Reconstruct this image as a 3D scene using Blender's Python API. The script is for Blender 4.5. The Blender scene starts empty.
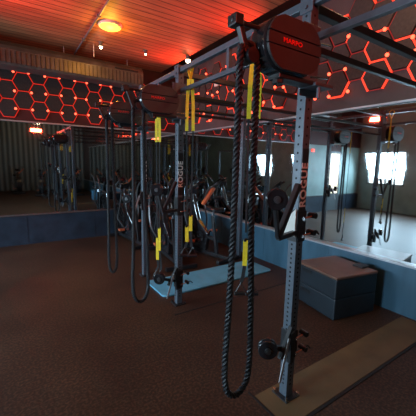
import bpy, bmesh, math, random
from mathutils import Vector, Matrix
random.seed(7)
C = bpy.context.scene.collection
PI = math.pi
R = math.radians

# ------------------------------------------------------------ room measures (metres)
XW = 3.55      # mirror wall on the right
YW = 6.57      # mirror wall at the end
XL = -4.2      # window wall
YB = -5.0      # back wall
ZC = 3.6       # wooden ceiling
ZD = 3.82      # dark deck above the ceiling's edge
RX = 1.53      # the rig's row of uprights
RY = [1.27, 2.89, 3.91]
CAM_H = 1.6

# ------------------------------------------------------------ materials
def new_mat(name):
    m = bpy.data.materials.new(name); m.use_nodes = True
    nt = m.node_tree; b = nt.nodes['Principled BSDF']
    return m, nt, b

def mat(name, col, rough=0.5, metal=0.0, spec=0.5, noise=0.0, nscale=20, bump=0.0, bscale=60, coat=0.0):
    m, nt, b = new_mat(name)
    b.inputs['Base Color'].default_value = (*col, 1)
    b.inputs['Roughness'].default_value = rough
    b.inputs['Metallic'].default_value = metal
    b.inputs['Specular IOR Level'].default_value = spec
    b.inputs['Coat Weight'].default_value = coat
    tc = nt.nodes.new('ShaderNodeTexCoord')
    if noise:
        n = nt.nodes.new('ShaderNodeTexNoise'); n.inputs['Scale'].default_value = nscale
        n.inputs['Detail'].default_value = 4
        r = nt.nodes.new('ShaderNodeValToRGB')
        r.color_ramp.elements[0].position = 0.3; r.color_ramp.elements[1].position = 0.7
        r.color_ramp.elements[0].color = (*[c * (1 - noise) for c in col], 1)
        r.color_ramp.elements[1].color = (*[min(1, c * (1 + noise)) for c in col], 1)
        nt.links.new(tc.outputs['Object'], n.inputs['Vector'])
        nt.links.new(n.outputs['Fac'], r.inputs['Fac'])
        nt.links.new(r.outputs['Color'], b.inputs['Base Color'])
    if bump:
        n2 = nt.nodes.new('ShaderNodeTexNoise'); n2.inputs['Scale'].default_value = bscale
        bp = nt.nodes.new('ShaderNodeBump'); bp.inputs['Strength'].default_value = bump
        bp.inputs['Distance'].default_value = 0.01
        nt.links.new(tc.outputs['Object'], n2.inputs['Vector'])
        nt.links.new(n2.outputs['Fac'], bp.inputs['Height'])
        nt.links.new(bp.outputs['Normal'], b.inputs['Normal'])
    return m

def emit(name, col, s):
    m, nt, b = new_mat(name)
    b.inputs['Base Color'].default_value = (0, 0, 0, 1)
    b.inputs['Emission Color'].default_value = (*col, 1)
    b.inputs['Emission Strength'].default_value = s
    return m

def rubber_floor():
    m, nt, b = new_mat('rubber_floor')
    tc = nt.nodes.new('ShaderNodeTexCoord')
    n = nt.nodes.new('ShaderNodeTexNoise'); n.inputs['Scale'].default_value = 1.3; n.inputs['Detail'].default_value = 5
    n2 = nt.nodes.new('ShaderNodeTexNoise'); n2.inputs['Scale'].default_value = 55; n2.inputs['Detail'].default_value = 2
    r = nt.nodes.new('ShaderNodeValToRGB')
    r.color_ramp.elements[0].position = 0.3; r.color_ramp.elements[0].color = (0.033, 0.015, 0.009, 1)
    r.color_ramp.elements[1].position = 0.7; r.color_ramp.elements[1].color = (0.062, 0.031, 0.018, 1)
    r2 = nt.nodes.new('ShaderNodeValToRGB')
    r2.color_ramp.elements[0].position = 0.42; r2.color_ramp.elements[0].color = (0.62, 0.62, 0.62, 1)
    r2.color_ramp.elements[1].position = 0.66; r2.color_ramp.elements[1].color = (1.7, 1.6, 1.5, 1)
    mx = nt.nodes.new('ShaderNodeMix'); mx.data_type = 'RGBA'; mx.blend_type = 'MULTIPLY'; mx.inputs[0].default_value = 1
    nt.links.new(tc.outputs['Object'], n.inputs['Vector']); nt.links.new(tc.outputs['Object'], n2.inputs['Vector'])
    nt.links.new(n.outputs['Fac'], r.inputs['Fac']); nt.links.new(n2.outputs['Fac'], r2.inputs['Fac'])
    nt.links.new(r.outputs['Color'], mx.inputs[6]); nt.links.new(r2.outputs['Color'], mx.inputs[7])
    nt.links.new(mx.outputs[2], b.inputs['Base Color'])
    bp = nt.nodes.new('ShaderNodeBump'); bp.inputs['Strength'].default_value = 0.15; bp.inputs['Distance'].default_value = 0.004
    nt.links.new(n2.outputs['Fac'], bp.inputs['Height']); nt.links.new(bp.outputs['Normal'], b.inputs['Normal'])
    b.inputs['Roughness'].default_value = 0.5
    b.inputs['Specular IOR Level'].default_value = 0.28
    return m

def plank_ceiling():
    m, nt, b = new_mat('plank_ceiling')
    tc = nt.nodes.new('ShaderNodeTexCoord')
    sp = nt.nodes.new('ShaderNodeSeparateXYZ'); nt.links.new(tc.outputs['Object'], sp.inputs[0])
    # joints: planks 13 cm wide running along X
    dv = nt.nodes.new('ShaderNodeMath'); dv.operation = 'DIVIDE'; dv.inputs[1].default_value = 0.13
    fr = nt.nodes.new('ShaderNodeMath'); fr.operation = 'FRACT'
    fl = nt.nodes.new('ShaderNodeMath'); fl.operation = 'FLOOR'
    gt = nt.nodes.new('ShaderNodeMath'); gt.operation = 'GREATER_THAN'; gt.inputs[1].default_value = 0.14
    nt.links.new(sp.outputs['Y'], dv.inputs[0]); nt.links.new(dv.outputs[0], fr.inputs[0]); nt.links.new(dv.outputs[0], fl.inputs[0])
    nt.links.new(fr.outputs[0], gt.inputs[0])
    wn = nt.nodes.new('ShaderNodeTexWhiteNoise'); wn.noise_dimensions = '1D'; nt.links.new(fl.outputs[0], wn.inputs['W'])
    mp = nt.nodes.new('ShaderNodeMapping'); mp.inputs['Scale'].default_value = (0.9, 14, 1)
    nt.links.new(tc.outputs['Object'], mp.inputs['Vector'])
    n = nt.nodes.new('ShaderNodeTexNoise'); n.inputs['Scale'].default_value = 2.2; n.inputs['Detail'].default_value = 5
    nt.links.new(mp.outputs['Vector'], n.inputs['Vector'])
    ad = nt.nodes.new('ShaderNodeMath'); ad.operation = 'MULTIPLY_ADD'; ad.inputs[1].default_value = 0.25
    nt.links.new(wn.outputs['Value'], ad.inputs[0]); nt.links.new(n.outputs['Fac'], ad.inputs[2])
    r = nt.nodes.new('ShaderNodeValToRGB')
    r.color_ramp.elements[0].position = 0.35; r.color_ramp.elements[0].color = (0.24, 0.09, 0.04, 1)
    r.color_ramp.elements[1].position = 0.85; r.color_ramp.elements[1].color = (0.52, 0.22, 0.10, 1)
    nt.links.new(ad.outputs[0], r.inputs['Fac'])
    mx = nt.nodes.new('ShaderNodeMix'); mx.data_type = 'RGBA'
    mx.inputs[6].default_value = (0.10, 0.045, 0.025, 1)
    nt.links.new(gt.outputs[0], mx.inputs[0]); nt.links.new(r.outputs['Color'], mx.inputs[7])
    nt.links.new(mx.outputs[2], b.inputs['Base Color'])
    b.inputs['Roughness'].default_value = 0.6
    return m

def corrugated():
    m, nt, b = new_mat('corrugated_sheet')
    tc = nt.nodes.new('ShaderNodeTexCoord')
    w = nt.nodes.new('ShaderNodeTexWave'); w.inputs['Scale'].default_value = 1.4; w.inputs['Distortion'].default_value = 0.0
    w.bands_direction = 'X'
    nt.links.new(tc.outputs['Object'], w.inputs['Vector'])
    r = nt.nodes.new('ShaderNodeValToRGB')
    r.color_ramp.elements[0].color = (0.045, 0.055, 0.058, 1); r.color_ramp.elements[1].color = (0.20, 0.235, 0.24, 1)
    nt.links.new(w.outputs['Fac'], r.inputs['Fac']); nt.links.new(r.outputs['Color'], b.inputs['Base Color'])
    bp = nt.nodes.new('ShaderNodeBump'); bp.inputs['Distance'].default_value = 0.03
    nt.links.new(w.outputs['Fac'], bp.inputs['Height']); nt.links.new(bp.outputs['Normal'], b.inputs['Normal'])
    b.inputs['Roughness'].default_value = 0.5
    return m

def blue_board():
    m, nt, b = new_mat('blue_painted_board')
    tc = nt.nodes.new('ShaderNodeTexCoord')
    n = nt.nodes.new('ShaderNodeTexNoise'); n.inputs['Scale'].default_value = 3; n.inputs['Detail'].default_value = 6
    mp = nt.nodes.new('ShaderNodeMapping'); mp.inputs['Scale'].default_value = (3, 3, 0.5)
    nt.links.new(tc.outputs['Object'], mp.inputs['Vector']); nt.links.new(mp.outputs['Vector'], n.inputs['Vector'])
    r = nt.nodes.new('ShaderNodeValToRGB')
    r.color_ramp.elements[0].position = 0.3; r.color_ramp.elements[0].color = (0.030, 0.085, 0.130, 1)
    r.color_ramp.elements[1].position = 0.75; r.color_ramp.elements[1].color = (0.055, 0.135, 0.20, 1)
    nt.links.new(n.outputs['Fac'], r.inputs['Fac']); nt.links.new(r.outputs['Color'], b.inputs['Base Color'])
    b.inputs['Roughness'].default_value = 0.38
    return m

M = {}
M['floor'] = rubber_floor()
M['ceiling'] = plank_ceiling()
M['corr'] = corrugated()
M['blue'] = blue_board()
M['deck'] = mat('dark_ceiling_deck', (0.030, 0.022, 0.02), 0.8, noise=0.3, nscale=3)
M['wall_up'] = mat('dark_brown_wall_paint', (0.060, 0.042, 0.042), 0.65, noise=0.25, nscale=4)
M['wall_teal'] = mat('dull_teal_wall_paint', (0.24, 0.37, 0.36), 0.6, noise=0.2, nscale=2)
M['mirror'] = mat('mirror_glass', (0.66, 0.71, 0.72), 0.025, 1.0)
M['ledge'] = mat('pale_metal_ledge', (0.42, 0.42, 0.44), 0.4, 0.6)
M['blue_shaded'] = mat('shaded_blue_board', (0.022, 0.036, 0.056), 0.38, noise=0.3, nscale=5)  # blue board paint darkened: the far wall's weaker light is in the colour
M['darkwall'] = mat('dark_wall_red_glow', (0.060, 0.008, 0.008), 0.7, noise=0.2, nscale=4)  # red LED glow painted into the wall colour
M['steel'] = mat('slate_powder_coated_steel', (0.085, 0.105, 0.13), 0.40, 0.15, noise=0.12, nscale=30)
M['hole'] = mat('punched_hole_black', (0.004, 0.004, 0.005), 0.9)
M['black'] = mat('satin_black_metal', (0.014, 0.014, 0.016), 0.38, 0.0, noise=0.2, nscale=40)
M['gloss'] = mat('gloss_black_plastic', (0.018, 0.018, 0.021), 0.16, 0.0, coat=0.4)
M['face'] = mat('charcoal_plastic_face', (0.036, 0.031, 0.031), 0.45, noise=0.12, nscale=12)
M['rope'] = mat('black_poly_rope', (0.010, 0.012, 0.015), 0.5, bump=0.3, bscale=300)
M['rope_thin'] = mat('black_cord', (0.012, 0.012, 0.014), 0.6)
M['chrome'] = mat('bright_steel', (0.55, 0.57, 0.6), 0.22, 1.0)
M['yellow'] = mat('yellow_webbing', (0.93, 0.68, 0.02), 0.6, noise=0.12, nscale=60, bump=0.3, bscale=400)
M['webblack'] = mat('black_webbing', (0.012, 0.012, 0.013), 0.75, bump=0.3, bscale=400)
M['orange'] = mat('orange_rubber', (0.55, 0.13, 0.05), 0.5)
M['red'] = mat('red_plastic', (0.6, 0.03, 0.03), 0.4)
M['white'] = mat('white_lettering', (0.78, 0.76, 0.74), 0.5)
M['redlogo'] = mat('red_lettering', (0.85, 0.03, 0.03), 0.5)
M['bluemat'] = mat('pale_blue_mat', (0.11, 0.36, 0.50), 0.6, noise=0.12, nscale=6)
M['tan'] = mat('tan_rubber_strip', (0.135, 0.082, 0.033), 0.6, noise=0.15, nscale=5, bump=0.1, bscale=200)
M['seam'] = mat('black_seam_rubber', (0.006, 0.005, 0.005), 0.7)
M['boxtop'] = mat('brown_vinyl_top', (0.16, 0.085, 0.06), 0.35, noise=0.2, nscale=4)
M['boxside'] = mat('slate_vinyl_side', (0.014, 0.021, 0.028), 0.42, noise=0.2, nscale=6)
M['hex'] = mat('black_acoustic_felt', (0.035, 0.024, 0.022), 0.85, noise=0.3, nscale=30)
M['ledline'] = emit('red_led_line', (1.0, 0.05, 0.02), 1.7)
M['ledsoft'] = emit('soft_red_led_line', (1.0, 0.035, 0.02), 0.8)
M['leddim'] = emit('dim_red_led_line', (1.0, 0.03, 0.02), 0.35)
M['bulb'] = emit('red_led_bulb', (1.0, 0.09, 0.04), 4.5)
M['duct'] = mat('galvanised_duct', (0.13, 0.125, 0.12), 0.42, 0.5, noise=0.25, nscale=5)
M['warm'] = emit('warm_lamp_glass', (1.0, 0.52, 0.06), 3.5)
M['warmsmall'] = emit('warm_spot_glass', (1.0, 0.72, 0.42), 22)
M['pale'] = mat('pale_lamp_housing', (0.6, 0.58, 0.52), 0.4)
M['window'] = emit('daylight_glass', (0.85, 0.95, 1.0), 5)
M['door'] = emit('sunlit_door_glass', (1.0, 0.9, 0.68), 3.0)
M['frame'] = mat('grey_window_frame', (0.10, 0.12, 0.13), 0.4)
M['exit'] = emit('red_exit_lamp', (1.0, 0.05, 0.03), 6)
M['bin'] = mat('blue_bin_plastic', (0.07, 0.22, 0.36), 0.4)
M['cream'] = mat('cream_vinyl', (0.62, 0.45, 0.28), 0.5)
M['silver'] = mat('grey_painted_tube', (0.09, 0.095, 0.10), 0.35, 0.4)

# ------------------------------------------------------------ mesh helpers
def box(bm, x0, x1, y0, y1, z0, z1, mtx=None):
    r = bmesh.ops.create_cube(bm, size=1)
    m = Matrix.Translation(((x0 + x1) / 2, (y0 + y1) / 2, (z0 + z1) / 2)) @ Matrix.Diagonal((abs(x1 - x0), abs(y1 - y0), abs(z1 - z0), 1))
    if mtx is not None: m = mtx @ m
    bmesh.ops.transform(bm, matrix=m, verts=r['verts'])
    return r['verts']

def bar(bm, a, b, w, h=None, up=(0, 0, 1)):
    """square bar from a to b"""
    a = Vector(a); b = Vector(b); h = h or w; d = (b - a); L = d.length; z = d.normalized()
    u = Vector(up)
    if abs(z.dot(u)) > 0.98: u = Vector((0, 1, 0))
    x = u.cross(z).normalized(); y = z.cross(x)
    m = Matrix((x, y, z)).transposed().to_4x4(); m.translation = (a + b) / 2
    r = bmesh.ops.create_cube(bm, size=1)
    bmesh.ops.transform(bm, matrix=m @ Matrix.Diagonal((w, h, L, 1)), verts=r['verts'])

def cyl(bm, a, b, r0, r1=None, n=16):
    a = Vector(a); b = Vector(b); r1 = r0 if r1 is None else r1
    d = b - a; q = d.to_track_quat('Z', 'Y')
    r = bmesh.ops.create_cone(bm, cap_ends=True, segments=n, radius1=r0, radius2=r1, depth=d.length)
    m = q.to_matrix().to_4x4(); m.translation = (a + b) / 2
    bmesh.ops.transform(bm, matrix=m, verts=r['verts'])

def ball(bm, c, r, s=(1, 1, 1), n=12):
    q = bmesh.ops.create_uvsphere(bm, u_segments=n, v_segments=max(6, n // 2 + 2), radius=r)
    bmesh.ops.transform(bm, matrix=Matrix.Translation(c) @ Matrix.Diagonal((*s, 1)), verts=q['verts'])

def sweep(bm, pts, r, n=8, closed=False, flat=None, refn=None):
    """tube (or flat ribbon section w,h) along points"""
    P = [Vector(p) for p in pts]; N = len(P); rings = []
    prev = None
    for i in range(N):
        a = P[(i - 1) % N] if (closed or i > 0) else P[i]
        b = P[(i + 1) % N] if (closed or i < N - 1) else P[i]
        t = (b - a).normalized()
        if refn is not None: n1 = Vector(refn) - t * t.dot(Vector(refn)); n1.normalize()
        else:
            if prev is None:
                u = Vector((0, 0, 1)) if abs(t.z) < 0.9 else Vector((1, 0, 0))
                n1 = u.cross(t).normalized()
            else:
                n1 = prev - t * t.dot(prev); n1.normalize()
        prev = n1; n2 = t.cross(n1)
        ring = []
        if flat:
            w, h = flat
            for sx, sy in ((1, 1), (-1, 1), (-1, -1), (1, -1)):
                ring.append(bm.verts.new(P[i] + n1 * sx * w / 2 + n2 * sy * h / 2))
        else:
            rr = r[i] if isinstance(r, (list, tuple)) else r
            for k in range(n):
                an = 2 * PI * k / n
                ring.append(bm.verts.new(P[i] + (n1 * math.cos(an) + n2 * math.sin(an)) * rr))
        rings.append(ring)
    m = len(rings[0])
    for i in range(N if closed else N - 1):
        A = rings[i]; B = rings[(i + 1) % N]
        for k in range(m): bm.faces.new((A[k], A[(k + 1) % m], B[(k + 1) % m], B[k]))
    if not closed:
        bm.faces.new(list(reversed(rings[0]))); bm.faces.new(rings[-1])

def prism(bm, outline, axis, a, b):
    """outline: 2-D points; axis 'Y' -> (x,z) extruded in y; 'X' -> (y,z) in x; 'Z' -> (x,y) in z"""
    def P(p, t):
        return {'Y': (p[0], t, p[1]), 'X': (t, p[0], p[1]), 'Z': (p[0], p[1], t)}[axis]
    A = [bm.verts.new(P(p, a)) for p in outline]; B = [bm.verts.new(P(p, b)) for p in outline]
    n = len(outline)
    bm.faces.new(A); bm.faces.new(list(reversed(B)))
    for k in range(n): bm.faces.new((A[k], B[k], B[(k + 1) % n], A[(k + 1) % n]))

def stadium(cx, cz, w, h, n=12):
    r = h / 2; pts = []
    for k in range(n + 1):
        a = -PI / 2 + PI * k / n; pts.append((cx + w / 2 - r + r * math.cos(a), cz + r * math.sin(a)))
    for k in range(n + 1):
        a = PI / 2 + PI * k / n; pts.append((cx - w / 2 + r + r * math.cos(a), cz + r * math.sin(a)))
    return pts

def bez(p0, p1, p2, p3, n=12):
    p0, p1, p2, p3 = map(Vector, (p0, p1, p2, p3))
    return [(p0 * (1 - t) ** 3 + p1 * 3 * t * (1 - t) ** 2 + p2 * 3 * t * t * (1 - t) + p3 * t ** 3) for t in [i / n for i in range(n + 1)]]

def catmull(pts, n=8):
    P = [Vector(p) for p in pts]; P = [P[0] * 2 - P[1]] + P + [P[-1] * 2 - P[-2]]; out = []
    for i in range(1, len(P) - 2):
        for k in range(n):
            t = k / n
            a, b, c, d = P[i - 1], P[i], P[i + 1], P[i + 2]
            out.append(0.5 * ((2 * b) + (c - a) * t + (2 * a - 5 * b + 4 * c - d) * t * t + (3 * b - a - 3 * c + d) * t ** 3))
    out.append(P[-2]); return out

def new(): return bmesh.new()

def obj(name, bm, m, parent=None, bev=0, smooth=False, loc=None):
    bmesh.ops.recalc_face_normals(bm, faces=bm.faces)
    me = bpy.data.meshes.new(name); bm.to_mesh(me); bm.free()
    me.materials.append(M[m] if isinstance(m, str) else m)
    o = bpy.data.objects.new(name, me); C.objects.link(o)
    if parent: o.parent = parent
    if loc: o.location = loc
    if smooth:
        for p in me.polygons: p.use_smooth = True
        try: me.set_sharp_from_angle(angle=R(40))
        except Exception: pass
    if bev:
        b = o.modifiers.new('bevel', 'BEVEL'); b.width = bev; b.segments = 2; b.limit_method = 'ANGLE'
    return o

def tag(o, label, cat, group=None, kind=None):
    o['label'] = label; o['category'] = cat
    if group: o['group'] = group
    if kind: o['kind'] = kind
    return o

def struct(name, bm, m, parent=None, bev=0, smooth=False, label=None):
    o = obj(name, bm, m, parent, bev, smooth)
    if not parent: o['kind'] = 'structure'
    return o

def thing(name, label, cat, loc=(0, 0, 0), rz=0, group=None):
    o = bpy.data.objects.new(name, None); C.objects.link(o)
    o.empty_display_size = 0.1
    o.location = loc; o.rotation_euler = (0, 0, rz)
    return tag(o, label, cat, group)

KIDS = {}
def dup(root, loc, rz=None, label=None, group=None):
    def cp(o, par):
        c = o.copy(); C.objects.link(c); c.parent = par
        for k in o.children: cp(k, c)
        return c
    c = cp(root, None); c.location = loc
    if rz is not None: c.rotation_euler = (0, 0, rz)
    if label: c['label'] = label
    if group: c['group'] = group
    return c

def text(name, body, size, m, parent, loc, rot, extrude=0.0012, sx=1.0):
    cu = bpy.data.curves.new(name, 'FONT'); cu.body = body; cu.size = size
    cu.align_x = 'CENTER'; cu.align_y = 'CENTER'; cu.extrude = extrude; cu.offset = size * 0.02
    cu.space_character = 1.08
    cu.materials.append(M[m])
    o = bpy.data.objects.new(name, cu); C.objects.link(o); o.parent = parent
    bpy.context.view_layer.update()
    me = bpy.data.meshes.new_from_object(o); me.name = name
    bpy.data.objects.remove(o)
    o = bpy.data.objects.new(name, me); C.objects.link(o); o.parent = parent
    o.location = loc; o.rotation_euler = rot; o.scale = (sx, 1, 1)
    return o

# ------------------------------------------------------------ the room
T = 0.15
FL = (15, 10, 14, 2.8, 34)
b = new(); box(b, XL - T, XW + T, YB - T, YW + T, -0.12, 0); struct('floor', b, 'floor')
b = new(); box(b, XL - T, 3.0, YB - T, YW + T, ZC, ZC + 0.06); struct('ceiling', b, 'ceiling')
b = new(); box(b, XL - T, XW + T, YB - T, YW + T, ZD, ZD + 0.1)
struct('trim_1', b, 'deck')
b = new(); box(b, XW, XW + T, YB - T, YW + T, 0, ZD); struct('wall_right', b, 'wall_up')
b = new(); box(b, XL, XW, YW, YW + T, 0, ZD); struct('wall_far', b, 'darkwall')
b = new(); box(b, XL, XW, YB - T, YB, 0, ZD); struct('wall_back', b, 'corr')
# window wall with three openings
WIN = [(1.0, 1.95), (3.4, 4.4), (4.9, 6.2)]
WZ = (0.95, 2.15)
b = new()
ys = [YB] + [v for w in WIN for v in w] + [YW]
box(b, XL - T, XL, YB - T, YW + T, 0, WZ[0]); box(b, XL - T, XL, YB - T, YW + T, WZ[1], ZD)
for i in range(0, len(ys), 2): box(b, XL - T, XL, ys[i], ys[i + 1], WZ[0], WZ[1])
struct('wall_left', b, 'wall_teal')
for i, (y0, y1) in enumerate(WIN):
    b = new(); box(b, XL - T + 0.02, XL - T + 0.03, y0, y1, WZ[0], WZ[1]); w = struct('window_%d' % (i + 1), b, 'window')
    b = new()
    for yy in (y0 + 0.025, (y0 + y1) / 2, y1 - 0.025): box(b, XL - 0.1, XL + 0.01, yy - 0.025, yy + 0.025, WZ[0], WZ[1])
    for zz in (WZ[0] + 0.025, WZ[1] - 0.025): box(b, XL - 0.1, XL + 0.01, y0, y1, zz - 0.025, zz + 0.025)
    struct('window_frame', b, 'frame', w)
# door with bright glass in the far wall, beyond the mirror
b = new(); box(b, -2.95, -2.87, YW - 0.05, YW - 0.002, 0, 2.1); box(b, -2.35, -2.27, YW - 0.05, YW - 0.002, 0, 2.1)
box(b, -2.95, -2.27, YW - 0.05, YW - 0.002, 2.02, 2.1); box(b, -2.87, -2.35, YW - 0.04, YW - 0.002, 0, 0.62)
d = struct('door_1', b, 'frame')
b = new(); box(b, -2.87, -2.35, YW - 0.03, YW - 0.002, 0.62, 2.02); struct('door_glass', b, 'door', d)
# blue painted wall to the left of the mirror and teal upper part
b = new(); box(b, XL, -2.97, YW - 0.02, YW - 0.001, 0.57, 2.28); box(b, -2.25, -1.0, YW - 0.02, YW - 0.001, 0.57, 2.28)
struct('trim_2', b, 'wall_teal')

# low blue boarding under the mirrors
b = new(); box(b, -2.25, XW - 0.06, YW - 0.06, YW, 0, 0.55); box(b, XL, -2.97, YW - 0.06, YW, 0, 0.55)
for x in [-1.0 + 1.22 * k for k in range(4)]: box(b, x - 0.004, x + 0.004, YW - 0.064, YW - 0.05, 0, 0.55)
struct('baseboard_far', b, 'blue_shaded')
b = new(); box(b, XW - 0.06, XW, YB, YW, 0, 0.545)
for y in [6.0 - 1.22 * k for k in range(8)]: box(b, XW - 0.064, XW - 0.05, y - 0.004, y + 0.004, 0, 0.545)
struct('baseboard_right', b, 'blue')
b = new(); box(b, -2.25, XW - 0.07, YW - 0.075, YW, 0.55, 0.57); struct('trim_3', b, 'wall_up')
b = new(); box(b, XW - 0.075, XW, YB, YW, 0.545, 0.565); struct('trim_4', b, 'ledge')
# mirrors
b = new(); box(b, -1.0, XW - 0.005, YW - 0.006, YW - 0.0005, 0.57, 2.27)
tag(obj('wall_mirror', b, 'mirror'), 'dark wide mirror on the far wall above the low blue boarding', 'mirror')
b = new(); box(b, XW - 0.006, XW - 0.0005, -3.5, YW - 0.006, 0.565, 2.27)
tag(obj('wall_mirror', b, 'mirror'), 'long mirror on the right wall behind the vinyl box and nearest post', 'mirror')
# rails over the mirrors
b = new(); box(b, -1.0, XW - 0.06, YW - 0.05, YW, 2.27, 2.29); struct('trim_5', b, 'ledge')
b = new(); box(b, XW - 0.06, XW, -3.5, YW, 2.275, 2.295); struct('trim_6', b, 'ledge')

# ------------------------------------------------------------ hexagon panels and red light strings
SX, SZ = 0.163, 0.18       # half width / slant size
hexh = SZ * math.sqrt(3) / 2
def hexpts(s=1.0):
    return [(SX * s * math.cos(k * PI / 3), SZ * s * math.sin(k * PI / 3)) for k in range(6)]
def panel_mesh(axis):
    b = new()
    if axis == 'Y':
        prism(b, hexpts(0.90), 'Y', 0, -0.035)
    else:
        prism(b, hexpts(0.90), 'X', 0, -0.035)
    bmesh.ops.recalc_face_normals(b, faces=b.faces)
    me = bpy.data.meshes.new('hexagon_panel'); b.to_mesh(me); b.free(); me.materials.append(M['hex']); return me
hexY = panel_mesh('Y'); hexX = panel_mesh('X')
def hexes(mesh, wall, u0, u1, z0, z1, cu, cz, label, group):
    """fill u0..u1 x z0..z1, return centres"""
    cs = []
    du = 1.5 * SX; dz = 2 * hexh
    for i in range(-60, 60):
        u = cu + i * du
        if u < u0 + SX or u > u1 - SX: continue
        off = hexh if i % 2 else 0
        for j in range(-20, 20):
            z = cz + j * dz + off
            if z - hexh < z0 or z + hexh > z1: continue
            cs.append((u, z))
            o = bpy.data.objects.new('hexagon_panel', mesh); C.objects.link(o)
            o.location = (u, YW - 0.002, z) if wall == 'Y' else (XW - 0.002, u, z)
            tag(o, label, 'wall panel', group)
    return cs
def edges_of(cs):
    E = {}
    for (u, z) in cs:
        h = [(u + a, z + c) for a, c in hexpts()]
        for k in range(6):
            p, q = h[k], h[(k + 1) % 6]
            key = tuple(sorted([(round(p[0], 2), round(p[1], 2)), (round(q[0], 2), round(q[1], 2))]))
            E[key] = (p, q)
    return list(E.values())
def P3(wall, p, d=0.018):
    return Vector((p[0], YW - d, p[1])) if wall == 'Y' else Vector((XW - d, p[0], p[1]))

csY = hexes(hexY, 'Y', -0.9, 3.5, 2.30, 3.30, 1.285, 2.965,
            'black hexagonal felt panel on the far wall above the mirror, ringed by red light', 'black hexagon panels above the far mirror')
csX = hexes(hexX, 'X', -2.4, 6.45, 2.31, 3.62, 2.44, 2.93,
            'black hexagonal felt panel on the right wall above the mirror, edged by red light', 'black hexagon panels above the right mirror')

ls = thing('led_light_string', 'red glowing light string outlining the hexagon panels on the far wall', 'light string', (1.3, YW, 2.9))
def rel(root, v): return Vector(v) - root.location
b = new()
for p, q in edges_of(csY):
    bar(b, rel(ls, P3('Y', p)), rel(ls, P3('Y', q)), 0.011)
obj('light_tube', b, 'ledsoft', ls)
def bulb(root, v, r=0.021):
    b = new(); ball(b, (0, 0, 0), r, n=8); return obj('bulb', b, 'bulb', root, loc=rel(root, v), smooth=True)
bm0 = None
NY = []
for x in (-0.10, 0.17, 0.40, 0.66, 0.90, 1.17, 1.39, 1.65, 1.86, 2.13, 2.36, 2.62, 2.84, 3.1): NY += [(x, 3.125)]
for x in (0.17, 0.43, 0.66, 0.92, 1.17, 1.37, 1.64, 1.86, 2.13, 2.62, 2.85): NY += [(x, 2.80)]
for x in (0.17, 0.43, 0.68, 0.92, 1.16, 1.40, 1.63, 1.86, 2.12, 2.37, 2.6): NY += [(x, 2.50)]
for i, (x, z) in enumerate(NY):
    z += random.uniform(-.012, .012)
    v = P3('Y', (x, z), 0.045)
    if bm0 is None: bm0 = bulb(ls, v)
    else:
        o = bm0.copy(); C.objects.link(o); o.parent = ls; o.location = rel(ls, v)

# right wall: the string lights only some of the edges
rs = thing('led_light_string', 'red glowing light string zigzagging between hexagon panels on the right wall', 'light string', (XW, 2.6, 2.9))
b2 = new(); NX = []; lit = 0
for p, q in edges_of(csX):
    mid = ((p[0] + q[0]) / 2, (p[1] + q[1]) / 2)
    rnd = random.random()
    if lit < 99 and 1.4 < mid[0] < 6.4 and rnd < 0.46:
        lit += 1
        b = new(); bar(b, rel(rs, P3('X', p)), rel(rs, P3('X', q)), 0.019); obj('light_tube', b, 'ledline', rs)
        if rnd < 0.20: NX.append((p[0] + random.uniform(-.03, .03), p[1] + random.uniform(-.03, .03)))
    else:
        bar(b2, rel(rs, P3('X', p)), rel(rs, P3('X', q)), 0.007)
o = obj('dim_light_tube', b2, 'leddim', rs); o['label'] = 'dim stretches of the light string'; o['kind'] = 'stuff'
FIX = [(2.80, 2.76), (2.55, 2.76), (2.33, 2.77), (2.74, 2.49), (2.53, 2.48), (2.27, 2.50), (2.32, 3.14), (2.66, 3.25), (3.5, 2.78), (5.05, 2.98), (5.4, 3.02)]
NX = [n for n in NX if not any(abs(n[0] - f[0]) < 0.16 and abs(n[1] - f[1]) < 0.16 for f in FIX) and not (2.1 < n[0] < 2.9)]
for (y, z) in (FIX + NX)[:70]:
    o = bm0.copy(); C.objects.link(o); o.parent = rs; o.location = rel(rs, P3('X', (y, z), 0.045))

# ------------------------------------------------------------ duct, ceiling conduit, lamps
du = thing('air_duct', 'long ribbed metal air duct hung under the ceiling along the far wall', 'duct', (0.5, 6.2, 3.09))
b = new()
sec = [(-0.17, 0.0), (0.17, 0.0), (0.19, 0.04), (0.19, 0.27), (0.12, 0.36), (-0.10, 0.37), (-0.17, 0.30), (-0.19, 0.24), (-0.19, 0.04)]
prism(b, sec, 'X', -2.5, 1.86)
obj('duct_body', b, 'duct', du, smooth=False)
b = new()
for k in range(62):
    x = -2.46 + k * 0.07
    box(b, x - 0.005, x + 0.005, -0.200, -0.185, 0.03, 0.22)
obj('rib', b, 'black', du)['kind'] = 'stuff'
b = new(); box(b, 1.3, 1.75, -0.205, -0.185, 0.25, 0.275); obj('nameplate', b, 'black', du)
for x in (-2.0, 0.45, 1.6):
    b = new(); cyl(b, (x, 0, 0.35), (x, 0, ZC - 3.09), 0.006, n=6); obj('hanger_rod', b, 'ledge', du)

b = new(); cyl(b, (1.17, 1.2, ZC - 0.02), (1.17, 6.45, ZC - 0.02), 0.014, n=10)
for y in (1.6, 2.6, 3.6, 4.6, 5.6): box(b, 1.145, 1.195, y - 0.012, y + 0.012, ZC - 0.04, ZC)
tag(obj('ceiling_conduit', b, 'frame', smooth=True), 'thin dark conduit pipe running along the plank ceiling', 'pipe')

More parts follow.
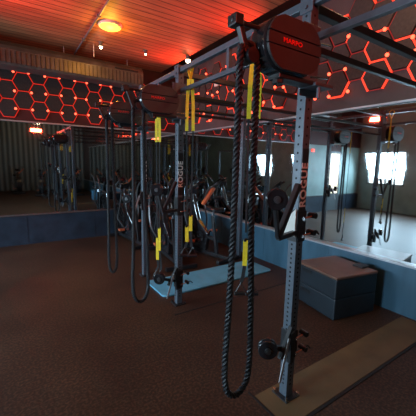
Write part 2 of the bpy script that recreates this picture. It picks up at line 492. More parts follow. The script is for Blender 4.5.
def disc_lamp(x, y, r, m, label, e=0):
    t = thing('ceiling_lamp', label, 'lamp', (x, y, ZC))
    b = new(); cyl(b, (0, 0, -0.03), (0, 0, 0), r * 1.15, r * 1.3, n=24); obj('lamp_rim', b, 'pale', t, smooth=True)
    b = new(); ball(b, (0, 0, -0.03), r, (1, 1, 0.28), 16); obj('lamp_glass', b, m, t, smooth=True)
    return t
disc_lamp(1.39, 4.84, 0.14, 'warm', 'large warm yellow ceiling lamp glowing on the planks, brightest of the ceiling lamps')
def spot(x, y, drop, label, m='warmsmall', r=0.028):
    t = thing('spot_lamp', label, 'lamp', (x, y, ZC))
    b = new(); cyl(b, (0, 0, -drop), (0, 0, 0), 0.006, n=6); cyl(b, (0, 0, -0.02), (0, 0, 0), 0.04, n=16); obj('stem', b, 'frame', t)
    b = new(); cyl(b, (0, 0, -drop - 0.03), (0, 0, -drop + 0.03), r * 1.3, r * 0.8, n=16); obj('lamp_shade', b, 'frame', t, smooth=True)
    b = new(); ball(b, (0, 0, -drop - 0.035), r, n=10); obj('bulb', b, m, t, smooth=True)
    return t
disc_lamp(2.9, 1.35, 0.11, 'warm', 'warm ceiling lamp above the vinyl boxes and nearest post')
disc_lamp(1.2, -2.6, 0.11, 'warm', 'added warm ceiling lamp at the back of the gym')  # lamp added to light the back of the gym for the mirrors
spot(1.44, 5.58, 0.05, 'small white spot lamp on the ceiling beside the conduit pipe')
spot(2.21, 5.50, 0.03, 'tiny dim spot lamp on the ceiling between the two warm lamps', r=0.016)
spot(2.98, 5.30, 0.04, 'round warm spot lamp on the ceiling above the middle rig post', r=0.045)
# cable hanging from the ceiling near the small lamp
b = new(); cyl(b, (1.36, 5.75, 3.39), (1.36, 5.75, ZC), 0.005, n=6)
tag(obj('ceiling_cable', b, 'pale'), 'thin pale cable hanging from the ceiling down to the air duct', 'cable')
# pale flood lamp on the wall seen between the rig beams
t = thing('flood_lamp', 'small pale flood lamp on a bracket on the right wall, seen between rig beams', 'lamp', (XW, 4.95, 3.13))
b = new(); box(b, -0.12, 0, -0.02, 0.02, -0.01, 0.01); box(b, -0.02, 0, -0.05, 0.05, -0.05, 0.05); obj('bracket', b, 'black', t)
b = new(); cyl(b, (-0.16, 0, 0.07), (-0.12, 0, -0.07), 0.035, 0.06, n=14); obj('lamp_head', b, 'pale', t, smooth=True)

# small red lamp over the door side
b = new(); box(b, -1.42, -1.30, YW - 0.05, YW - 0.02, 2.05, 2.13)
tag(obj('exit_lamp', b, 'exit', bev=0.01), 'small red emergency lamp on the teal wall beside the bright door', 'lamp')

# ------------------------------------------------------------ floor pieces
def slab(name, x0, x1, y0, y1, z0, z1, m, label, cat, bev=0.0):
    b = new(); box(b, x0, x1, y0, y1, z0, z1); return tag(obj(name, b, m, bev=bev), label, cat)
def rounded(x0, x1, y0, y1, r, n=5):
    pts = []
    for cx, cy, a0 in ((x1 - r, y1 - r, 0), (x0 + r, y1 - r, 90), (x0 + r, y0 + r, 180), (x1 - r, y0 + r, 270)):
        for k in range(n + 1):
            a = R(a0 + 90 * k / n); pts.append((cx + r * math.cos(a), cy + r * math.sin(a)))
    return pts
b = new(); prism(b, rounded(1.44, 3.24, 3.09, 3.64, 0.06), 'Z', 0.0, 0.022)
tag(obj('exercise_mat', b, 'bluemat', bev=0.006), 'pale blue exercise mat lying on the floor behind the middle rig post', 'mat')
slab('floor_strip', 1.33, 3.45, 1.07, 1.37, 0.0, 0.003, 'tan', 'tan rubber strip on the floor under the nearest rig post', 'floor strip')
b = new(); box(b, 1.30, 3.45, 1.045, 1.065, 0, 0.004); box(b, 1.31, 1.325, 1.045, 1.42, 0, 0.004)
struct('trim_7', b, 'seam')
b = new(); box(b, 1.37, 3.45, 2.655, 2.672, 0, 0.003); struct('trim_8', b, 'seam')

# ------------------------------------------------------------ vinyl plyo boxes (two stacked blocks)
def soft_box(z0, z1, label, top):
    t = thing('plyo_box', label, 'plyo box', (3.067, 1.945, z0), R(-10))
    b = new(); box(b, -0.30, 0.30, -0.30, 0.30, 0, z1 - z0 - (0.03 if top else 0)); obj('box_body', b, 'boxside', t, bev=0.012)
    if top:
        b = new(); box(b, -0.305, 0.305, -0.305, 0.305, z1 - z0 - 0.03, z1 - z0); obj('box_top', b, 'boxtop', t, bev=0.012)['label'] = 'brown vinyl top'
    b = new(); box(b, -0.304, -0.30, 0.06, 0.20, (z1 - z0) * 0.62, (z1 - z0) * 0.80); obj('grip_slot', b, 'black', t)
    return t
soft_box(0.0, 0.23, 'slate vinyl plyo box on the floor, lower of the stacked pair by the mirror', False)
soft_box(0.23, 0.47, 'slate plyo box with brown vinyl top, upper of the stacked pair by the mirror', True)
slab('phone_case', 3.22, 3.36, 1.72, 1.84, 0.47, 0.487, 'black', 'small flat black case lying on the brown box top', 'case', 0.003)

# ------------------------------------------------------------ the rig
W = 0.066
rig = thing('training_rig', 'slate steel training rig of punched posts and double top beams in the gym', 'rig', (RX, RY[0], 0))
def post(x, y, h=2.58, name=True):
    b = new(); box(b, -W / 2, W / 2, -W / 2, W / 2, 0.008, h)
    p = obj('post', b, 'steel', rig, bev=0.004, loc=(x - RX, y - RY[0], 0))
    b = new()
    z = 0.10
    while z < h - 0.05:
        cyl(b, (-W / 2 - 0.0008, 0, z), (W / 2 + 0.0008, 0, z), 0.0075, n=8)
        cyl(b, (0, -W / 2 - 0.0008, z), (0, W / 2 + 0.0008, z), 0.0075, n=8)
        z += 0.031 if z < 1.15 else 0.052
    h_ = obj('bolt_hole', b, 'hole', p); h_['kind'] = 'stuff'
    b = new(); box(b, -0.068, 0.068, -0.068, 0.068, 0, 0.01); obj('base_plate', b, 'black', p, bev=0.002)
    for sx in (-1, 1):
        for sy in (-1, 1):
            b = new(); cyl(b, (0.054 * sx, 0.054 * sy, 0.01), (0.054 * sx, 0.054 * sy, 0.028), 0.010, n=6); obj('anchor_bolt', b, 'chrome', p)
    if name:
        b = new(); box(b, -W / 2 + 0.003, W / 2 - 0.003, -W / 2 - 0.0025, -W / 2 - 0.0004, 1.25, 1.70); obj('name_plate', b, 'black', p)
        text('lettering', 'ROGUE', 0.076, 'white', p, (0.0, -W / 2 - 0.004, 1.475), (PI / 2, -PI / 2, 0), sx=1.04)
    return p
for i, y in enumerate(RY): post(RX, y)
post(RX, 5.3, name=False) if False else None
post(3.25, 3.91, name=False)
post(RX, 1.27 - 1.62, name=False)
def beam(a, bb, w=0.046, m='steel', nm='beam'):
    b = new(); o = Vector((RX, RY[0], 0)); bar(b, Vector(a) - o, Vector(bb) - o, w); return obj(nm, b, m, rig, bev=0.003)
y_end = 1.27 - 1.62
beam((RX, y_end, 2.53), (RX, 3.91, 2.53)); beam((RX, y_end, 2.33), (RX, 3.91, 2.33), 0.036)
for y in (2.05, 3.4, 0.46): beam((RX, y, 2.33), (RX, y, 2.53), 0.034, nm='spacer')
# cross beams to the mirror wall, and thinner pull-up bars
for y in (1.27, 2.89, 3.91):
    beam((RX, y, 2.505), (XW - 0.03, y, 2.505), 0.05, 'black', 'cross_beam')
    beam((RX, y, 2.29), (XW - 0.03, y, 2.29), 0.038, 'black', 'cross_beam')
b = new(); cyl(b, (0, 1.62 + 0.0, 2.16), (XW - RX - 0.03, 1.62, 2.16), 0.016, n=10); obj('pull_up_bar', b, 'black', rig, smooth=True)
for y in RY:
    for sz in (2.33, 2.53):
        b = new(); box(b, -W / 2 - 0.006, -W / 2, -0.045, 0.045, sz - 0.06, sz + 0.05)
        for k in (-0.03, 0.03): cyl(b, (-W / 2 - 0.016, 0, sz + k), (-W / 2, 0, sz + k), 0.011, n=6)
        obj('gusset', b, 'steel', rig, loc=(0, y - RY[0], 0))

# ------------------------------------------------------------ rope trainers hung on the posts
def rope_path(wd, low, cx):
    """closed loop in the XZ plane; wd: widest spread, low: height of the lowest point"""
    top = 2.12; r = wd * 0.31; h = wd / 2
    pts = []
    for k in range(9):
        a = PI * k / 8; pts.append((cx + r * math.cos(a), 0, top + r * math.sin(a)))
    L = lambda t: low + (top - low) * t
    left = [(-r - 0.002, L(.77)), (-r - 0.008, L(.5)), (-h * .85, L(.28)), (-h, L(.13)), (-h * 0.92, L(.055))]
    bot = [(-h * 0.6, L(.016)), (0, L(0)), (h * 0.62, L(.018)), (h * 0.94, L(.06))]
    right = [(h, L(.14)), (h * .9, L(.32)), (r + 0.006, L(.53)), (r + 0.002, L(.77))]
    pts += [(cx + x, 0, z) for x, z in left + bot + right]
    out = catmull(pts + [pts[0]], 14)[:-1]
    P = out + [out[0]]; L_ = [0]
    for i in range(1, len(P)): L_.append(L_[-1] + (P[i] - P[i - 1]).length)
    N = 1040; res = []; j = 0
    for i in range(N):
        q = L_[-1] * i / N
        while L_[j + 1] < q: j += 1
        t = (q - L_[j]) / (L_[j + 1] - L_[j]); res.append(P[j].lerp(P[j + 1], t))
    return res, L_[-1]
def rope_mesh(rad, RP, RL):
    b = new(); N = len(RP); turns = round(RL / 0.078)
    for k in range(3):
        pts = []
        for i in range(N):
            t = (RP[(i + 1) % N] - RP[i - 1]).normalized(); n1 = Vector((0, 1, 0)); n2 = t.cross(n1)
            a = 2 * PI * turns * i / N + 2 * PI * k / 3
            pts.append(RP[i] + (n1 * math.cos(a) + n2 * math.sin(a)) * rad * 0.60)
        sweep(b, pts, rad * 0.46, n=6, closed=True)
    return b

Yf = -0.165; Yb = -W / 2 - 0.003; w_, h_ = 0.40, 0.262; cx, cz = -0.285, 2.19
def band(z0, z1):
    r = (h_ - 0.012) / 2; hw = (w_ - 0.012) / 2 - r
    def ext(z):
        d = max(-r, min(r, z - cz)); return hw + math.sqrt(max(0, r * r - d * d))
    zs = [z0 + (z1 - z0) * k / 12 for k in range(13)]
    o = [(cx + ext(z), z) for z in zs] + [(cx - ext(z), z) for z in reversed(zs)]
    b = new(); prism(b, o, 'Y', Yf, Yf + 0.014); return b
def rope_trainer(y, label, wd, low, rc):
    tr = thing('rope_trainer', label, 'rope trainer', (RX, y, 0), 0, 'endless rope trainers on the rig')
    b = new(); prism(b, stadium(cx, cz, w_, h_, 14), 'Y', Yf + 0.012, Yb + 0.012)
    obj('housing', b, 'gloss', tr, bev=0.022, smooth=True)
    hh = h_ / 2 - 0.008
    obj('face_panel', band(cz + 0.040, cz + hh), 'face', tr)
    obj('face_panel', band(cz - 0.018, cz + 0.033), 'face', tr)
    obj('face_panel', band(cz - hh, cz - 0.024), 'face', tr)
    text('lettering', 'MARPO', 0.030, 'redlogo', tr, (cx - 0.03, Yf - 0.002, cz + 0.008), (PI / 2, 0, 0), sx=1.3)
    b = new(); cyl(b, (rc, -0.035, 2.12), (rc, -0.105, 2.12), wd * 0.2, n=20)
    obj('pulley', b, 'black', tr, smooth=True)
    b = new(); box(b, -0.36, -0.03, -0.13, -0.045, cz - h_ / 2 - 0.022, cz - h_ / 2 + 0.004); cyl(b, (-0.33, -0.09, cz - h_ / 2 - 0.045), (-0.33, -0.09, cz - h_ / 2), 0.03, n=14)
    obj('rope_exit', b, 'black', tr, bev=0.005)
    b = new(); box(b, -0.625, -0.575, -0.10, -0.035, 2.235, 2.285); cyl(b, (-0.63, -0.07, 2.26), (-0.42, -0.07, 2.26), 0.013, n=8); bar(b, (-0.58, -0.07, 2.25), (-0.52, -0.07, 2.10), 0.03)
    obj('rope_guide', b, 'black', tr, bev=0.005)
    b = new(); box(b, -0.10, 0.05, Yb - 0.006, Yb, 2.00, 2.40); box(b, -0.10, 0.06, -0.15, Yb, 2.035, 2.055)
    cyl(b, (-0.06, -0.14, 2.03), (-0.06, -0.14, 1.97), 0.011, n=8); obj('mounting_bracket', b, 'steel', tr, bev=0.003)
    for z in (2.09, 2.27):
        b = new(); cyl(b, (-0.08, -0.10, z), (0.07, -0.10, z + 0.015), 0.006, n=8); obj('lock_pin', b, 'chrome', tr, smooth=True)
    P, L = rope_path(wd, low, rc)
    b = rope_mesh(0.0178, P, L)
    bmesh.ops.translate(b, verts=b.verts, vec=(0, -0.07, 0))
    obj('rope', b, 'rope', tr, smooth=True)
    return tr
rope_trainer(RY[0], 'endless rope trainer on the nearest post, thick twisted rope and red-lit rounded housing', 0.180, 0.275, -0.513)
rope_trainer(RY[1], 'endless rope trainer on the middle post, black housing and hanging rope loop', 0.165, 0.165, -0.475)
rope_trainer(RY[2], 'endless rope trainer on the farthest post, narrow rope loop nearest to the far mirror', 0.105, 0.150, -0.465)

# ------------------------------------------------------------ suspension straps
def strap(name_label, y, x, ztop, zy0, zy1, zlow0, zlow1, zend, wide, curl=0):
    """yellow upper webbing ztop..zy1, black middle, yellow adjuster zlow0..zlow1, black handles to zend"""
    t = thing('suspension_strap', name_label, 'suspension strap', (x, y, 0), 0, 'yellow and black suspension straps on the rig')
    d = Vector((math.cos(R(-38)), math.sin(R(-38)), 0)) * wide / 2    # spread across the line of sight
    def v(s, z, k=1): return Vector((0, 0, z)) + d * s * k
    b = new()
    ring = [Vector((0, -0.045, 2.53)), Vector((0, 0, 2.565)), Vector((0, 0.045, 2.53)), Vector((0, 0.02, ztop + 0.05)), Vector((0, 0, ztop)), Vector((0, -0.02, ztop + 0.05))]
    sweep(b, ring, 0, closed=True, flat=(0.028, 0.004), refn=(1, 0, 0)); obj('anchor_loop', b, 'yellow' if ztop > 2.3 else 'webblack', t)
    for s in (-1, 1):
        b = new(); sweep(b, [v(s, ztop, 0.5), v(s, (ztop + zy1) / 2, 0.95), v(s, zy1)], 0, flat=(0.032, 0.004), refn=tuple(d.normalized())); obj('yellow_webbing', b, 'yellow', t)
        b = new(); sweep(b, [v(s, zy1), v(s, (zy1 + zlow0) / 2, .8), v(s, zlow0, 0.6)], 0, flat=(0.016, 0.003), refn=tuple(d.normalized())); obj('black_webbing', b, 'webblack', t)
        dz = 0.06 * s
        b = new(); sweep(b, [v(s, zlow0 + dz, 0.6), v(s, zlow1 + dz, 0.6)], 0, flat=(0.036, 0.005), refn=tuple(d.normalized())); obj('adjuster_webbing', b, 'yellow', t)['label'] = 'yellow lower adjuster strap'
        b = new(); box(b, -0.016, 0.016, -0.006, 0.006, -0.012, 0.012); obj('buckle', b, 'black', t, loc=v(s, zlow0 + dz, 0.6), bev=0.002)
        cv = Vector((curl * 0.3, 0, 0))
        b = new(); pts = [v(s, zlow1 + dz, .6), v(s, (zlow1 + zend) / 2, .9) - cv * 0.3, v(s, zend + 0.10, 1.3)]
        sweep(b, pts, 0, flat=(0.028, 0.006), refn=tuple(d.normalized())); obj('handle_strap', b, 'webblack', t)
        b = new(); c0 = v(s, zend + 0.10, 1.3)
        tri = [c0, c0 + Vector((-0.045, 0.02, -0.09)) + cv * 0, c0 + Vector((0.045, -0.02, -0.09))]
        sweep(b, tri, 0.006, n=6, closed=True)
        cyl(b, tri[1], tri[2], 0.017, n=12)
        obj('foam_handle', b, 'black', t, smooth=True)
    return t
strap('yellow and black suspension strap beside the nearest rope, handles hanging low', 1.73, 1.53, 2.40, 2.30, 1.93, 1.07, 0.86, 0.56, 0.07)
strap('yellow and black suspension strap just behind the middle rig post', 2.72, 1.56, 2.42, 2.36, 1.92, 0.99, 0.82, 0.60, 0.065)
strap('yellow and black suspension strap hanging between the middle and farthest posts', 3.44, 1.53, 2.26, 2.2, 1.84, 0.72, 0.42, 0.12, 0.04, curl=-0.2)

# ------------------------------------------------------------ arm brackets with rubber discs
def disc_bracket(loc, label, upper, plate=True):
    t = thing('arm_bracket', label, 'bracket', loc, 0, 'arm brackets clamped on the rig posts')
    w = W / 2
    b = new(); box(b, -w - 0.008, -w - 0.002, -w - 0.006, w + 0.006, -0.10, 0.10); box(b, -w, w + 0.004, -w - 0.009, -w - 0.003, -0.10, 0.10); obj('clamp_plate', b, 'black', t, bev=0.002)
    for z in (-0.055, 0.055):
        b = new(); cyl(b, (w - 0.03, -w - 0.024, z), (w + 0.055, -w - 0.030, z + 0.012), 0.0045, n=8); p = obj('lock_pin', b, 'orange', t, smooth=True); p['label'] = 'orange pin'
        b = new(); cyl(b, (w + 0.045, -w - 0.05, z + 0.012), (w + 0.05, -w + 0.005, z + 0.012), 0.018, n=12); obj('pin_knob', b, 'black', p, smooth=True)
        b = new(); cyl(b, (w - 0.045, -w - 0.028, z - 0.003), (w - 0.033, -w - 0.028, z - 0.003), 0.012, n=10); obj('bolt', b, 'chrome', t, smooth=True)
    b = new(); sweep(b, [(w + 0.05, -w - 0.02, -0.045), (w + 0.085, -w - 0.03, -0.035), (w + 0.115, -w - 0.03, -0.062)], 0.006, n=6); obj('pull_handle', b, 'black', t, smooth=True)
    if upper:
        apex = Vector((-0.215, -0.045, -0.05)); dc = Vector((-0.30, -0.10, 0.195)); tp = Vector((-0.06, -0.045, 0.27))
        b = new(); bar(b, apex, tp, 0.036, 0.03); bar(b, apex, dc + Vector((0.02, 0.03, -0.02)), 0.024)
        bar(b, apex, (-w, -0.02, -0.04), 0.03); obj('arm', b, 'black', t, bev=0.004)
        if plate: b = new(); prism(b, [(0.15, -0.065), (-0.03, -0.065), (-0.03, 0.115)], 'X', -w - 0.017, -w - 0.010); o = obj('gusset_plate', b, 'pale', t); o['label'] = 'pale triangular steel plate'
    else:
        dc = Vector((-0.255, -0.05, 0.065))
        b = new(); bar(b, (-w - 0.004, -0.02, -0.02), dc, 0.03); bar(b, (-w - 0.01, -0.05, 0.15), (-0.16, -0.07, -0.03), 0.03); bar(b, (-0.05, -0.06, -0.10), (-0.05, -0.06, 0.12), 0.035); bar(b, (-w - 0.004, -0.02, 0.09), (-w - 0.03, -0.05, -0.07), 0.02); obj('arm', b, 'black', t, bev=0.004)
        b = new(); bar(b, (-0.10, -0.085, 0.10), (-0.195, -0.11, -0.155), 0.02, 0.006, up=(0, 1, 0)); obj('steel_lever', b, 'ledge', t, bev=0.002)['label'] = 'bright flat steel lever'
    ax = Vector((0.62, 0.78, 0)).normalized()
    r = 0.060
    b = new(); cyl(b, dc - ax * 0.026, dc - ax * 0.008, r, n=28); cyl(b, dc + ax * 0.008, dc + ax * 0.026, r, n=28); cyl(b, dc - ax * 0.008, dc + ax * 0.008, r * 0.8, n=28)
    obj('disc', b, 'gloss', t, bev=0.004, smooth=True)
    b = new(); cyl(b, dc - ax * 0.036, dc + ax * 0.034, 0.02, n=14); cyl(b, dc - ax * 0.042, dc - ax * 0.03, 0.010, n=10); obj('hub', b, 'silver', t, smooth=True)
    return t
disc_bracket((RX, RY[0], 1.215), 'black arm bracket at head height on the nearest post, with pale triangle plate', True)
lo = disc_bracket((RX, RY[0], 0.40), 'black arm bracket low on the nearest post, with round disc and steel lever', False)
dup(lo, (RX, RY[1], 0.30), label='black arm bracket low on the middle post beside the blue mat')
disc_bracket((RX, RY[1], 1.13), 'black arm bracket on the middle post in front of the fan bikes', True, False)
dup(lo, (RX, RY[2], 1.05), label='black arm bracket on the farthest post')

# ------------------------------------------------------------ fan bikes
def fan_bike():
    t = thing('fan_bike', '', 'exercise bike')
    b = new()
    bar(b, (-0.62, 0, 0.06), (0.60, 0, 0.06), 0.06); bar(b, (-0.60, -0.25, 0.04), (-0.60, 0.25, 0.04), 0.06); bar(b, (0.58, -0.25, 0.04), (0.58, 0.25, 0.04), 0.06)
    bar(b, (-0.35, 0, 0.06), (-0.22, 0, 0.72), 0.05); bar(b, (-0.05, 0, 0.06), (0.28, 0, 1.02), 0.055); bar(b, (-0.30, 0, 0.32), (0.10, 0, 0.36), 0.05)
    for s in (-1, 1): bar(b, (0.30, 0.06 * s, 0.95), (0.42, 0.10 * s, 0.40), 0.025); bar(b, (0.42, 0.10 * s, 0.40), (0.55, 0.08 * s, 0.07), 0.025)
    obj('frame', b, 'black', t, bev=0.006)
    b = new()
    for s in (-1, 1):
        y = 0.09 * s
        for r in (0.30, 0.22, 0.13): sweep(b, [(0.42 + r * math.cos(a), y, 0.42 + r * math.sin(a)) for a in [2 * PI * k / 28 for k in range(28)]], 0.006, n=5, closed=True)
        for k in range(18):
            a = 2 * PI * k / 18; bar(b, (0.42 + 0.05 * math.cos(a), y, 0.42 + 0.05 * math.sin(a)), (0.42 + 0.30 * math.cos(a), y, 0.42 + 0.30 * math.sin(a)), 0.004)
    sweep(b, [(0.42 + 0.305 * math.cos(a), 0, 0.42 + 0.305 * math.sin(a)) for a in [2 * PI * k / 32 for k in range(32)]], 0, closed=True, flat=(0.18, 0.01), refn=(0, 1, 0))
    cg = obj('fan_cage', b, 'black', t, smooth=False)
    b = new(); cyl(b, (0.42, -0.085, 0.42), (0.42, 0.085, 0.42), 0.05, n=14); cyl(b, (0.42, -0.03, 0.42), (0.42, 0.03, 0.42), 0.24, n=28)
    for k in range(12):
        a = 2 * PI * k / 12; bar(b, (0.42 + 0.05 * math.cos(a), 0, 0.42 + 0.05 * math.sin(a)), (0.42 + 0.27 * math.cos(a + 0.15), 0, 0.42 + 0.27 * math.sin(a + 0.15)), 0.012, 0.13, up=(0, 1, 0))
    obj('fan', b, 'black', t)
    b = new()
    prism(b, [(-0.40, -0.12), (-0.36, -0.14), (-0.18, -0.07), (-0.06, -0.025), (-0.06, 0.025), (-0.18, 0.07), (-0.36, 0.14), (-0.40, 0.12)], 'Z', 0.80, 0.87); obj('seat', b, 'gloss', t, bev=0.02)
    b = new(); cyl(b, (-0.22, 0, 0.70), (-0.245, 0, 0.81), 0.02, n=10); obj('seat_post', b, 'chrome', t, smooth=True)
    for s in (-1, 1):
        y = 0.24 * s
        b = new(); sweep(b, catmull([(0.10, 0.12 * s, 0.30), (0.16, y, 0.55), (0.24, y, 0.90), (0.14, y, 1.12), (0.02, y, 1.20)], 6), 0.017, n=8); h = obj('handle_arm', b, 'silver', t, smooth=True)
        b = new(); cyl(b, (0.03, y, 1.19), (-0.10, y, 1.255), 0.023, n=10); obj('grip', b, 'black', h, smooth=True)
        b = new(); a = 0.17 * s; bar(b, (0.02, 0.07 * s, 0.33), (0.02 + a * 0.8, 0.09 * s, 0.33 - a * 0.6), 0.025); c_ = obj('crank', b, 'chrome', t)
        b = new(); box(b, 0.02 + a * .8 - 0.05, 0.02 + a * .8 + 0.05, min(0.09 * s, 0.19 * s), max(0.09 * s, 0.19 * s), 0.33 - a * .6 - 0.015, 0.33 - a * .6 + 0.015); obj('pedal', b, 'orange', c_)['label'] = 'orange pedal'
    b = new(); box(b, -0.09, 0.09, -0.012, 0.012, -0.06, 0.06, Matrix.Translation((0.27, 0, 1.10)) @ Matrix.Rotation(PI / 2, 4, 'Z') @ Matrix.Rotation(-0.4, 4, 'X')); obj('console', b, 'gloss', t, bev=0.006)
    b = new(); bar(b, (0.27, 0, 1.0), (0.27, 0, 1.06), 0.03); obj('console_stem', b, 'silver', t)
    b = new(); prism(b, [(-0.10, 0.10), (0.20, 0.10), (0.32, 0.55), (0.24, 0.98), (0.10, 0.60), (-0.14, 0.40)], 'Y', -0.04, 0.04); obj('shroud', b, 'gloss', t, bev=0.012)
    b = new(); cyl(b, (0.02, -0.075, 0.33), (0.02, 0.075, 0.33), 0.10, n=24); obj('chain_guard', b, 'gloss', t, smooth=True)
    return t
bk = fan_bike(); G1 = 'fan bikes before the far mirror'
bk.location = (2.79, 4.35, 0); bk.rotation_euler = (0, 0, R(101)); bk['label'] = 'black fan bike just left of the nearest rope, with an orange padded arm'; bk['group'] = G1
for o_, (x, y, a, lab) in enumerate([(2.14, 4.42, 84, 'black fan bike seen just right of the middle rig post, low and close'),
        (1.98, 5.78, 95, 'black fan bike seen between the middle and farthest rig posts'),
        (2.62, 5.78, 86, 'black fan bike by the far mirror behind the bike with the orange arm'),
        (3.22, 5.78, 92, 'black fan bike in the corner where the two mirrors meet')]):
    dup(bk, (x, y, 0), R(a), lab, G1)
inv = (Matrix.Translation(bk.location) @ Matrix.Rotation(R(101), 4, 'Z')).inverted()
b = new(); bar(b, inv @ Vector((2.80, 4.40, 0.88)), inv @ Vector((3.06, 4.45, 1.16)), 0.07, 0.05); obj('padded_arm', b, 'orange', bk, bev=0.012)['label'] = 'orange padded arm'

# bikes and frames at the back of the gym, seen in the mirrors
G2 = 'fan bikes along the back wall, seen in the mirrors'
for k, (x, y, a) in enumerate([(-3.0, -3.9, 80), (-1.9, -3.7, 95), (-0.8, -3.9, 100), (0.3, -3.8, 85), (2.0, -3.9, 90), (2.9, -3.7, 100), (1.2, -2.6, 95), (2.5, -2.2, 80)]):
    dup(bk, (x, y, 0), R(a), 'black fan bike in the back row, seen only in the mirrors', G2)
b = new()
t = thing('storage_bin', 'square blue bin on the floor by the right boarding, seen in the far mirror', 'bin', (3.02, 0.14, 0))
b = new(); box(b, -0.19, 0.19, -0.17, 0.17, 0, 0.36); obj('bin_body', b, 'bin', t, bev=0.015)
b = new(); box(b, -0.205, 0.205, -0.185, 0.185, 0.36, 0.39); obj('bin_lid', b, 'bin', t, bev=0.01)

# cable tower in silver tube at the back, seen in the mirror
def power_rack(x, y, label):
    t = thing('squat_rack', label, 'squat rack', (x, y, 0), 0, 'squat racks at the back of the gym')
    for sx in (-0.6, 0.6):
        for sy in (-0.55, 0.55):
            b = new(); box(b, sx - 0.035, sx + 0.035, sy - 0.035, sy + 0.035, 0, 2.3); obj('post', b, 'steel', t)
    b = new()
    for sy in (-0.55, 0.55): bar(b, (-0.6, sy, 2.26), (0.6, sy, 2.26), 0.06)
    for sx in (-0.6, 0.6): bar(b, (sx, -0.55, 2.26), (sx, 0.55, 2.26), 0.06); bar(b, (sx, -0.55, 0.05), (sx, 0.55, 0.05), 0.06)
    obj('top_frame', b, 'steel', t)
    b = new(); cyl(b, (-1.0, 0.62, 1.2), (1.0, 0.62, 1.2), 0.014, n=10); br = obj('barbell', b, 'chrome', t, smooth=True)
    for s in (-1, 1):
        b = new(); cyl(b, (0.78 * s, 0.62, 1.2), (0.88 * s, 0.62, 1.2), 0.21, n=24); obj('weight_plate', b, 'black', br, smooth=True)
    return t
r1 = power_rack(-1.4, -2.0, 'slate squat rack with loaded barbell in the back left of the gym')
dup(r1, (-3.1, 0.2, 0), R(90), 'slate squat rack with loaded barbell by the window wall')

# ------------------------------------------------------------ lights
def area(name, loc, rot, size, energy, col, sy=None):
    l = bpy.data.lights.new(name, 'AREA'); l.energy = energy; l.color = col; l.size = size
    if sy: l.shape = 'RECTANGLE'; l.size_y = sy
    o = bpy.data.objects.new(name, l); C.objects.link(o); o.location = loc; o.rotation_euler = rot; return o
def point(name, loc, energy, col, r=0.05):
    l = bpy.data.lights.new(name, 'POINT'); l.energy = energy; l.color = col; l.shadow_soft_size = r
    o = bpy.data.objects.new(name, l); C.objects.link(o); o.location = loc; return o
for i, (y0, y1) in enumerate(WIN):
    a = area('daylight', (XL + 0.03, (y0 + y1) / 2, 1.55), (0, R(-68), 0), 1.1, 110, (0.55, 0.80, 1.0), y1 - y0); a.data.spread = R(130)
point('lamp_glow', (1.39, 4.84, ZC - 0.15), 20, (1.0, 0.40, 0.04), 0.08)
point('lamp_glow', (2.98, 5.30, ZC - 0.14), 1.2, (1.0, 0.50, 0.15), 0.04)
point('lamp_glow', (1.44, 5.58, ZC - 0.14), 0.5, (1.0, 0.6, 0.3), 0.04)
point('lamp_glow', (2.9, 1.35, ZC - 0.2), 24, (1.0, 0.66, 0.38), 0.1)
point('lamp_glow', (1.2, -2.6, ZC - 0.3), 30, (1.0, 0.72, 0.45), 0.1)  # fill light of the added back lamp
disc_lamp(-2.4, 1.0, 0.11, 'warm', 'warm ceiling lamp on the window side')
point('lamp_glow', (-2.4, 1.0, ZC - 0.3), 7, (1.0, 0.78, 0.55), 0.1)
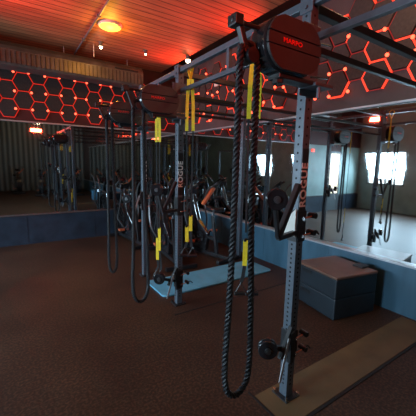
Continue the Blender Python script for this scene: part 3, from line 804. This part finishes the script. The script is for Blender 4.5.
def flood(x, y, z, e, aim, spread, lab):  # added red lights with made-up bodies, to redden ceiling and nearest rope trainer
    d = (Vector(aim) - Vector((x, y, z))).normalized()
    q = (-d).to_track_quat('Z', 'X')
    t = thing('flood_lamp', lab, 'lamp', (x, y, z), 0, 'added red flood lamps near the ceiling')
    b = new(); mt = q.to_matrix().to_4x4(); box(b, -0.07, 0.07, -0.2, 0.2, 0.02, 0.10, mt); obj('added_lamp_body', b, 'black', t, bev=0.006)
    b = new(); bk_ = q.to_matrix() @ Vector((0, 0, 0.08)); cyl(b, bk_, (bk_.x, bk_.y, ZC - z), 0.012, n=8); obj('hanger_rod', b, 'black', t)
    l = area('added_red_flood', (x, y, z), (0, 0, 0), 0.12, e, (1.0, 0.05, 0.02), 0.38); l.rotation_euler = q.to_euler(); l.data.spread = R(spread)
flood(XW - 0.12, 5.75, 3.30, FL[0], (1.5, 5.0, 3.80), 80, 'added red flood lamp high on the right wall, closest to the far wall')
flood(XW - 0.12, 3.75, 3.30, FL[1], (1.5, 3.6, 3.80), 80, 'added red flood lamp high on the right wall, behind the nearest housing')
flood(XW - 0.12, 1.30, 3.30, FL[2], (1.5, 2.4, 3.80), 80, 'added red flood lamp high on the right wall, nearest to the camera')
flood(-1.5, 4.6, 2.9, FL[4], (0.6, 4.4, 3.62), 76, 'added red flood lamp on the window side under the planks')
flood(1.0, -0.9, 2.75, FL[3], (1.22, 1.1, 2.25), 50, 'added red flood lamp behind the camera beside the rig')

# ------------------------------------------------------------ world
w = bpy.data.worlds.new('World'); bpy.context.scene.world = w; w.use_nodes = True
w.node_tree.nodes['Background'].inputs[0].default_value = (0.5, 0.65, 0.8, 1)
w.node_tree.nodes['Background'].inputs[1].default_value = 0.05

# ------------------------------------------------------------ camera
pitch, roll, yaw, f = R(8.5), R(1.2), R(33.5), 300.0
fw = Vector((math.sin(yaw) * math.cos(pitch), math.cos(yaw) * math.cos(pitch), -math.sin(pitch)))
rt = Vector((math.cos(yaw), -math.sin(yaw), 0)); up = rt.cross(fw)
Rv = rt * math.cos(roll) + up * math.sin(roll); Uv = -rt * math.sin(roll) + up * math.cos(roll)
cd = bpy.data.cameras.new('Camera'); cam = bpy.data.objects.new('Camera', cd); C.objects.link(cam)
m = Matrix((Rv, Uv, -fw)).transposed().to_4x4(); m.translation = (0, 0, CAM_H); cam.matrix_world = m
cd.sensor_width = 36; cd.lens = 36 * f / 416; cd.clip_start = 0.05
S = bpy.context.scene; S.camera = cam
S.view_settings.view_transform = 'Standard'; S.view_settings.look = 'None'
S.view_settings.gamma = 1; S.view_settings.use_curve_mapping = False
S.view_settings.exposure = 0.0
